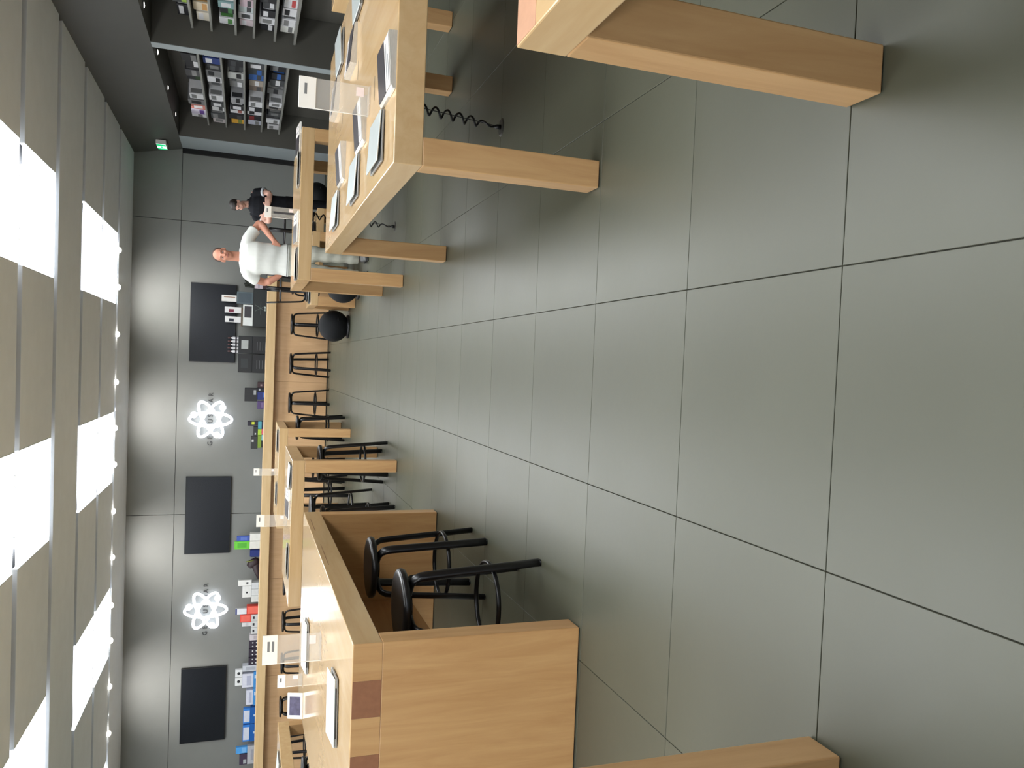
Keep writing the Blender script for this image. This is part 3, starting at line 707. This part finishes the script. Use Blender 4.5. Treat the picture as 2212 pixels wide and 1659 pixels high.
rows_far_near = [[(K_, GRY), (K_, WHT), ((60, 60, 62), GRY), (K_, (40, 60, 30))],
                 [((42, 60, 120), WHT), (K_, GRY), (GRY, K_), (WHT, K_), (GRY, DKG)],
                 [(K_, DKG), (DKG, K_), ((176, 178, 174), K_), (GRY, DKG), (GRY, WHT)],
                 [(DKG, WHT), ((50, 56, 60), BLU), (BLU, DKG), ((150, 140, 128), WHT), ((110, 96, 84), DKG)],
                 [(K_, GRY), (K_, BLU), (DKG, WHT), (GRY, DKG), (GRY, K_)]]
rows_far_far = [[(WHT, GRY), (GRY, K_), ((176, 110, 100), WHT), ((190, 184, 200), (90, 60, 130)), (WHT, GRY)],
                [(WHT, GRY), (DKG, WHT), ((196, 196, 196), DKG), (DKG, GRY), ((180, 170, 172), GRY)],
                [((150, 150, 152), K_), (K_, WHT), (WHT, (150, 90, 80)), (K_, DKG), ((206, 156, 56), (120, 130, 60))],
                [(WHT, GRY), (K_, WHT), (WHT, K_), (K_, (120, 40, 40)), ((176, 178, 190), GRY)],
                [(WHT, GRY), ((130, 124, 118), K_), (DKG, GRY), (K_, DKG), (WHT, GRY), ((196, 194, 196), GRY)]]
tiers = ['top', 'second', 'third', 'fourth', 'bottom']
cname = {K_: 'black', GRY: 'grey', WHT: 'white', DKG: 'dark grey', BLU: 'blue'}
def nmcol(c):
    if c in cname: return cname[c]
    r, g, b = c
    if r > 190 and b < 90: return 'yellow'
    if r > 160 and g < 120: return 'reddish'
    if b > r+30: return 'blue'
    if abs(r-g) < 20 and abs(g-b) < 20: return 'pale grey' if r > 140 else 'charcoal'
    return 'brownish'
for (rows, ya, yb, half, xf) in ((rows_far_near, 12.35, 13.72, 'near half', 4.30), (rows_far_far, 13.80, 15.32, 'far half', 4.19)):
    for r, row in enumerate(rows):
        n = len(row); y = ya+random.uniform(0, .04)
        step = (yb-ya)/n
        for i, (c, p) in enumerate(row):
            dy = step*random.uniform(.78, .95); h = (random.uniform(.19, .245) if r else random.uniform(.20, .26))
            goods('product_box', f'{nmcol(c)} box, {tiers[r]} shelf of the far wall bay, {ordinal(i)} along its {half}', y+step*i+dy/2, dy, FARZ[r], h, xf+random.uniform(-.03, .05), c, p, random.choice([(.1, .9, .15, .45), (.12, .88, .5, .85), (.2, .8, .2, .8), (.05, .95, .3, .6)]), 'boxed goods in the far wall bay')
rows_near = [[((90, 120, 50), WHT), (WHT, (150, 180, 70)), (DKG, (150, 180, 70)), (K_, WHT)],
             [((96, 36, 48), WHT), (WHT, (110, 40, 90)), (K_, WHT), ((210, 196, 170), (200, 150, 90)), ((214, 206, 190), WHT)],
             [((90, 40, 110), WHT), (WHT, GRY), (WHT, GRY), ((120, 150, 150), WHT), (K_, (70, 120, 70)), (WHT, (80, 130, 70))],
             [(K_, WHT), (GRY, WHT), ((190, 170, 178), DKG), ((180, 190, 190), DKG), (WHT, DKG), ((200, 184, 188), WHT)],
             [(K_, DKG), (K_, DKG), (DKG, WHT), (K_, WHT), (WHT, GRY), (K_, WHT)],
             [(WHT, (180, 70, 70)), (WHT, (180, 70, 70)), (WHT, K_), (WHT, GRY), ((222, 222, 216), GRY)]]
tiers6 = ['top', 'second', 'third', 'fourth', 'fifth', 'bottom']
for r, row in enumerate(rows_near):
    n = len(row); ya, yb = 9.75, 11.02+.02*(r % 2); step = (yb-ya)/n
    for i, (c, p) in enumerate(row):
        dy = step*random.uniform(.8, .96); h = random.uniform(.15, .19)
        goods('product_box', f'{nmcol(c)} box, {tiers6[r]} shelf of the near wall bay, {ordinal(n-1-i)} from the pilaster', ya+step*i+dy/2, dy, NEARZ[r], h, 4.27+random.uniform(-.02, .04), c, p, random.choice([(.1, .9, .15, .45), (.12, .88, .5, .85), (.2, .8, .2, .8)]), 'boxed goods in the near wall bay')

# ------------------------------------------------------------------ people
def fuse(mb, voxel=.008, smooth=6, keep=1.0):
    me = mb.mesh('pieces'); o = bpy.data.objects.new('pieces', me); COL.objects.link(o)
    r = o.modifiers.new('r', 'REMESH'); r.mode = 'VOXEL'; r.voxel_size = voxel
    s = o.modifiers.new('s', 'SMOOTH'); s.factor = .5; s.iterations = smooth
    dg = bpy.context.evaluated_depsgraph_get(); out = bpy.data.meshes.new_from_object(o.evaluated_get(dg))
    bpy.data.objects.remove(o); bpy.data.meshes.remove(me)
    for p in out.polygons: p.use_smooth = True
    return out
def limb(b, pts, rad, ry=None, n=14, side=(0, 1, 0)): b.tube(pts, rad, n, ry=ry, side=side)
def hand(b, wrist, direction, palm_n, thumb_side, curl=.5, size=1.):
    """palm and five separate fingers; direction = wrist to fingers, palm_n = palm normal, thumb_side = towards the thumb"""
    w_ = Vector(wrist); d = Vector(direction).normalized(); nrm = Vector(palm_n).normalized(); s = Vector(thumb_side).normalized()
    c = w_+d*.045*size
    for q in (-.026, -.009, .009, .026):
        b.tube([w_+s*q*.6*size, w_+d*.05*size+s*q*size, w_+d*.09*size+s*q*size], [.017*size, .015*size, .012*size], 8)
    for q, L in ((-.030, .058), (-.010, .075), (.010, .080), (.030, .070)):
        p0 = w_+d*.085*size+s*q*size; p = [p0]; ang = 0
        for f in (.45, .32, .23):
            ang += curl*.8; dd = d*math.cos(ang)+nrm*math.sin(ang); p.append(p[-1]+dd*L*f*size)
        b.tube(p, [.0098*size, .0092*size, .0085*size, .0068*size], 8)
    p0 = w_+d*.02*size+s*.026*size
    b.tube([p0, p0+(d*.6+s*.7).normalized()*.038*size, p0+(d*.85+s*.5+nrm*.3*curl).normalized()*.074*size], [.0125*size, .011*size, .0085*size], 8)
def head(b, c, turn=0., tilt=0., s=1.):
    """skull, jaw, nose, ears, brow; c = head centre; faces -y turned by `turn`"""
    M = Matrix.Translation(c) @ Matrix.Rotation(turn, 4, 'Z') @ Matrix.Rotation(tilt, 4, 'X') @ Matrix.Scale(s, 4)
    def bl(p, rx, ry, rz):
        b.ball(M @ Vector(p), rx*s, ry*s, rz*s, 16, Matrix.Rotation(turn, 4, 'Z') @ Matrix.Rotation(tilt, 4, 'X'))
    bl((0, .012, .035), .074, .094, .080); bl((0, -.022, -.03), .060, .066, .078); bl((0, -.045, -.082), .034, .032, .026)
    bl((0, -.090, -.012), .011, .016, .024); bl((0, -.098, -.026), .016, .013, .011)
    bl((0, -.072, .018), .048, .018, .010); bl((0, -.082, -.055), .022, .010, .008)
    for q in (-1, 1):
        bl((q*.074, .012, -.008), .010, .020, .032); bl((q*.038, -.062, -.028), .022, .020, .020)
    return M
def face_bits(parent, M, s=1., brow=(70, 52, 44), lip=(150, 92, 84)):
    e = MB(); i = MB(); br = MB(); lp = MB(); rot = M.to_3x3().to_4x4()
    for q in (-1, 1):
        e.ball(M @ Vector((q*.030, -.074, .000)), .012*s, .007*s, .0062*s, 10, rot)
        i.ball(M @ Vector((q*.030, -.0795, .000)), .0058*s, .004*s, .0058*s, 8, rot)
        br.tube([M @ Vector((q*.012, -.089, .020)), M @ Vector((q*.032, -.086, .026)), M @ Vector((q*.050, -.070, .020))], .0032*s, 6)
    lp.tube([M @ Vector((-.024, -.085, -.055)), M @ Vector((-.008, -.0935, -.053)), M @ Vector((.008, -.0935, -.053)), M @ Vector((.024, -.085, -.055))], [.003*s, .0058*s, .0058*s, .003*s], 6)
    obj('eyeballs', e, mat('eye_white', (214, 206, 200), rough=.3), parent, smooth=True)
    obj('irises', i, mat('eye_dark', (44, 36, 32), rough=.3), parent, smooth=True)
    obj('eyebrows', br, rgbm(brow), parent, smooth=True); obj('lips', lp, rgbm(lip), parent, smooth=True)
SKIN = mat('skin_ruddy', (206, 146, 122), rough=.55, vary=.06, scale=14, spec=.35)
SKIN2 = mat('skin_fair', (214, 168, 150), rough=.55, vary=.05, scale=14, spec=.35)

# --- man with hands on hips
man = thing('person', 'bald man in a white t-shirt and pale trousers, hand on hip, behind the right-hand table', 'person', (1.215, 10.15, 0), 0)
b = MB()
M1 = head(b, (.0, -.01, 1.705), turn=math.radians(-6), s=1.03)
limb(b, [(0, .03, 1.50), (0, .022, 1.57), (0, .01, 1.66)], [.062, .056, .056], ry=[.062, .058, .06])
limb(b, [(0, .02, .86), (0, .02, 1.0), (0, .015, 1.15), (0, .01, 1.32), (0, .02, 1.44), (0, .025, 1.51)], [.10, .10, .10, .108, .088, .056], ry=[.15, .15, .155, .168, .145, .07])
# arms: right of image (his left) elbow out, hand on hip; the other slightly behind
limb(b, [(.165, .02, 1.435), (.23, .03, 1.415), (.33, .06, 1.36), (.425, .09, 1.305), (.44, .085, 1.285)], [.045, .050, .050, .045, .040])
limb(b, [(.435, .09, 1.30), (.40, .06, 1.265), (.30, .01, 1.19), (.215, -.03, 1.125)], [.043, .046, .038, .028])
hand(b, (.215, -.03, 1.125), (-.75, -.12, -.55), (-.3, .9, -.2), (-.3, -.1, .9), .45)
limb(b, [(-.165, .02, 1.435), (-.21, .04, 1.40), (-.252, .08, 1.32), (-.28, .13, 1.22), (-.275, .135, 1.19)], [.045, .050, .050, .045, .040])
limb(b, [(-.28, .13, 1.215), (-.265, .10, 1.17), (-.215, .10, 1.09), (-.175, .10, 1.03)], [.043, .046, .038, .028])
hand(b, (-.175, .10, 1.03), (.5, .2, -.6), (.7, -.5, .2), (.2, -.8, .2), .4)
for sx, fx in ((-1, -.125), (1, .10)):
    limb(b, [(sx*.085, .02, .90), (sx*.095, .02, .72), (fx, .01, .50), (fx, .03, .28), (fx, .04, .09)], [.09, .085, .058, .052, .036])
    limb(b, [(fx, .05, .05), (fx, -.04, .045), (fx, -.12, .03)], [.035, .035, .022], ry=[.04, .045, .045])
body = obj('body', fuse(b, .0085, 5), SKIN, man); 
face_bits(man, M1, 1.03, (168, 118, 98), (158, 96, 88))
hr = MB()
Mh = M1
hr.ball(Mh @ Vector((0, .028, .044)), .0850, .092, .081, 18)
hm = fuse(hr, .006, 2)
obj('cropped_hair', hm, mat('hair_grey', (74, 60, 52), rough=.8, vary=.2, scale=90), man)
ts = MB()
limb(ts, [(0, .02, .945), (0, .02, 1.02), (0, .012, 1.15), (0, .004, 1.32), (0, .015, 1.42), (0, .022, 1.485), (0, .025, 1.515)], [.128, .124, .122, .134, .122, .088, .066], ry=[.198, .190, .186, .200, .188, .125, .078], n=22)
limb(ts, [(.13, .02, 1.445), (.22, .03, 1.425), (.31, .055, 1.372), (.345, .066, 1.35)], [.074, .073, .072, .075])
limb(ts, [(-.13, .02, 1.445), (-.20, .04, 1.41), (-.245, .07, 1.34), (-.255, .085, 1.31)], [.076, .078, .077, .079])
for q in (-1, 1): limb(ts, [(q*.04, .022, 1.475), (q*.10, .022, 1.452), (q*.165, .024, 1.432)], [.058, .068, .072])
shirt = fuse(ts, .009, 10)
# cloth folds
def ruffle(me, fn):
    nr = [v.normal.copy() for v in me.vertices]; cs = [v.co.copy() for v in me.vertices]
    me.vertices.foreach_set('co', [q for c, n in zip(cs, nr) for q in (c+n*fn(c))]); me.update()
ruffle(shirt, lambda c: .005*math.sin(34*(c.z-.5*c.x)+3*math.sin(9*c.x))*max(0, min(1, (1.36-c.z)*4)))
COTTON = mat('white_cotton', (226, 228, 222), rough=.85, vary=.02, scale=20, spec=.2)
obj('t_shirt', shirt, COTTON, man)
obj('collar', MB().tube([(.076*math.cos(a), .022+.079*math.sin(a), 1.512-.012*math.sin(-a)) for a in [2*PI*i/24 for i in range(24)]], .006, 8, closed=True), COTTON, man, smooth=True)
tr = MB()
limb(tr, [(0, .02, 1.0), (0, .02, .93), (0, .02, .86), (0, .02, .80)], [.118, .124, .125, .09], ry=[.185, .196, .198, .16], n=20)
for sx, fx in ((-1, -.125), (1, .10)):
    limb(tr, [(sx*.095, .02, .90), (sx*.105, .02, .72), (fx, .01, .50), (fx, .03, .28), (fx, .045, .10)], [.110, .105, .088, .080, .078])
trm = fuse(tr, .009, 5)
ruffle(trm, lambda c: .004*math.sin(40*c.z+8*c.x))
obj('trousers', trm, mat('pale_linen', (188, 188, 176), rough=.85, vary=.06, scale=12, spec=.2), man)
obj('belt', MB().tube([(.188*math.cos(a), .02+.120*math.sin(a), .972) for a in [2*PI*i/32 for i in range(32)]], .004, 6, ry=.016, closed=True, side=None), rgbm((44, 44, 46)), man, smooth=True)
for fx in (-.125, .10):
    sh = MB(); limb(sh, [(fx, .10, .05), (fx, .04, .058), (fx, -.06, .05), (fx, -.14, .038), (fx, -.165, .034)], [.034, .052, .044, .034, .018], ry=[.036, .046, .052, .048, .026])
    s_ = obj('shoe', fuse(sh, .008, 3), rgbm((112, 112, 112)), man)
    obj('sole', MB().box(fx-.048, fx+.048, -.175, .125, 0, .022, .010, 2), rgbm((36, 36, 38)), s_)

# --- person in dark polo, arms folded, looking down to the left
emp = thing('person', 'person in a black polo shirt with white cuffs, arms folded, by the dark back wall', 'person', (2.40, 13.22, 0), math.radians(-28))
b = MB()
M2 = head(b, (-.005, -.05, 1.595), turn=math.radians(-20), tilt=math.radians(22), s=.97)
limb(b, [(0, .03, 1.40), (0, .01, 1.47), (0, -.015, 1.55)], [.055, .051, .05])
limb(b, [(0, .03, .84), (0, .03, 1.0), (0, .025, 1.15), (0, .02, 1.28), (0, .03, 1.37), (0, .03, 1.42)], [.09, .095, .105, .11, .09, .055], ry=[.145, .145, .155, .175, .16, .075])
limb(b, [(.155, .03, 1.365), (.205, .03, 1.32), (.225, .0, 1.21), (.225, -.04, 1.12)], [.055, .055, .047, .042])
limb(b, [(.225, -.04, 1.125), (.15, -.135, 1.135), (.02, -.175, 1.165), (-.06, -.175, 1.19)], [.041, .042, .034, .027])
hand(b, (-.06, -.175, 1.19), (-.85, .15, .25), (.1, .9, 0), (.2, 0, .9), .4)
limb(b, [(-.155, .03, 1.365), (-.205, .03, 1.32), (-.225, .0, 1.21), (-.225, -.04, 1.12)], [.055, .055, .047, .042])
limb(b, [(-.225, -.04, 1.125), (-.15, -.15, 1.125), (-.02, -.205, 1.135), (.06, -.20, 1.15)], [.041, .042, .034, .027])
hand(b, (.06, -.20, 1.15), (.85, .25, .12), (-.1, .9, 0), (-.2, 0, .9), .4)
for sx in (-1, 1):
    limb(b, [(sx*.08, .03, .88), (sx*.09, .03, .70), (sx*.095, .02, .47), (sx*.10, .04, .26), (sx*.10, .045, .09)], [.085, .08, .055, .05, .036])
    limb(b, [(sx*.10, .055, .05), (sx*.105, -.04, .045), (sx*.11, -.11, .03)], [.035, .035, .022], ry=[.04, .042, .042])
obj('body', fuse(b, .0085, 5), SKIN2, emp)
face_bits(emp, M2, .97, (46, 36, 32), (150, 100, 94))
hr = MB(); HM = M2
hr.ball(HM @ Vector((0, .028, .045)), .083, .092, .078, 18)
for q in range(9):
    a = -1.1+q*.275
    hr.tube([HM @ Vector((.06*math.sin(a), -.045*math.cos(a)+.02, .10)), HM @ Vector((.078*math.sin(a), -.075*math.cos(a)+.012, .062)), HM @ Vector((.080*math.sin(a), -.084*math.cos(a)+.012, .038))], [.018, .015, .006], 8)
obj('hair', fuse(hr, .006, 2), mat('hair_dark', (36, 28, 24), rough=.65, vary=.3, scale=80), emp)
ps = MB()
limb(ps, [(0, .03, .86), (0, .03, 1.0), (0, .02, 1.15), (0, .015, 1.28), (0, .022, 1.36), (0, .028, 1.415), (0, .03, 1.435)], [.118, .115, .12, .126, .112, .08, .062], ry=[.182, .176, .180, .192, .178, .12, .075], n=22)
for sx in (-1, 1): limb(ps, [(sx*.12, .03, 1.355), (sx*.20, .03, 1.315), (sx*.222, .01, 1.235), (sx*.226, -.005, 1.205)], [.074, .072, .068, .070])
obj('polo_shirt', fuse(ps, .009, 5), mat('black_cotton', (24, 25, 30), rough=.85, vary=.15, scale=20, spec=.2), emp)
for sx in (-1, 1):
    obj('sleeve_cuff', MB().tube([(sx*.222, .010, 1.228), (sx*.2265, -.006, 1.202)], .0735, 18, side=(0, 1, 0)), rgbm((196, 200, 204)), emp, smooth=True)
obj('collar', MB().tube([(.070*math.cos(a), .03+.062*math.sin(a), 1.44-.02*math.sin(-a)) for a in [2*PI*i/22 for i in range(22)]], .012, 8, closed=True), mat('black_cotton', (24, 25, 30)), emp, smooth=True)
tr = MB()
limb(tr, [(0, .03, .95), (0, .03, .86), (0, .03, .78)], [.112, .118, .085], ry=[.172, .182, .15], n=20)
for sx in (-1, 1): limb(tr, [(sx*.088, .03, .88), (sx*.095, .03, .70), (sx*.10, .02, .47), (sx*.10, .04, .26), (sx*.10, .05, .08)], [.10, .094, .076, .072, .074])
obj('trousers', fuse(tr, .009, 5), mat('black_denim', (20, 20, 24), rough=.85, vary=.12, scale=20, spec=.2), emp)
for sx in (-1, 1):
    fx = sx*.105; sh = MB(); limb(sh, [(fx, .10, .05), (fx, .04, .056), (fx, -.06, .048), (fx, -.14, .036), (fx, -.16, .032)], [.034, .050, .042, .032, .018], ry=[.036, .045, .050, .046, .026])
    s_ = obj('shoe', fuse(sh, .008, 3), rgbm((30, 30, 32)), emp); obj('sole', MB().box(fx-.046, fx+.046, -.17, .122, 0, .02, .010, 2), rgbm((70, 70, 70)), s_)
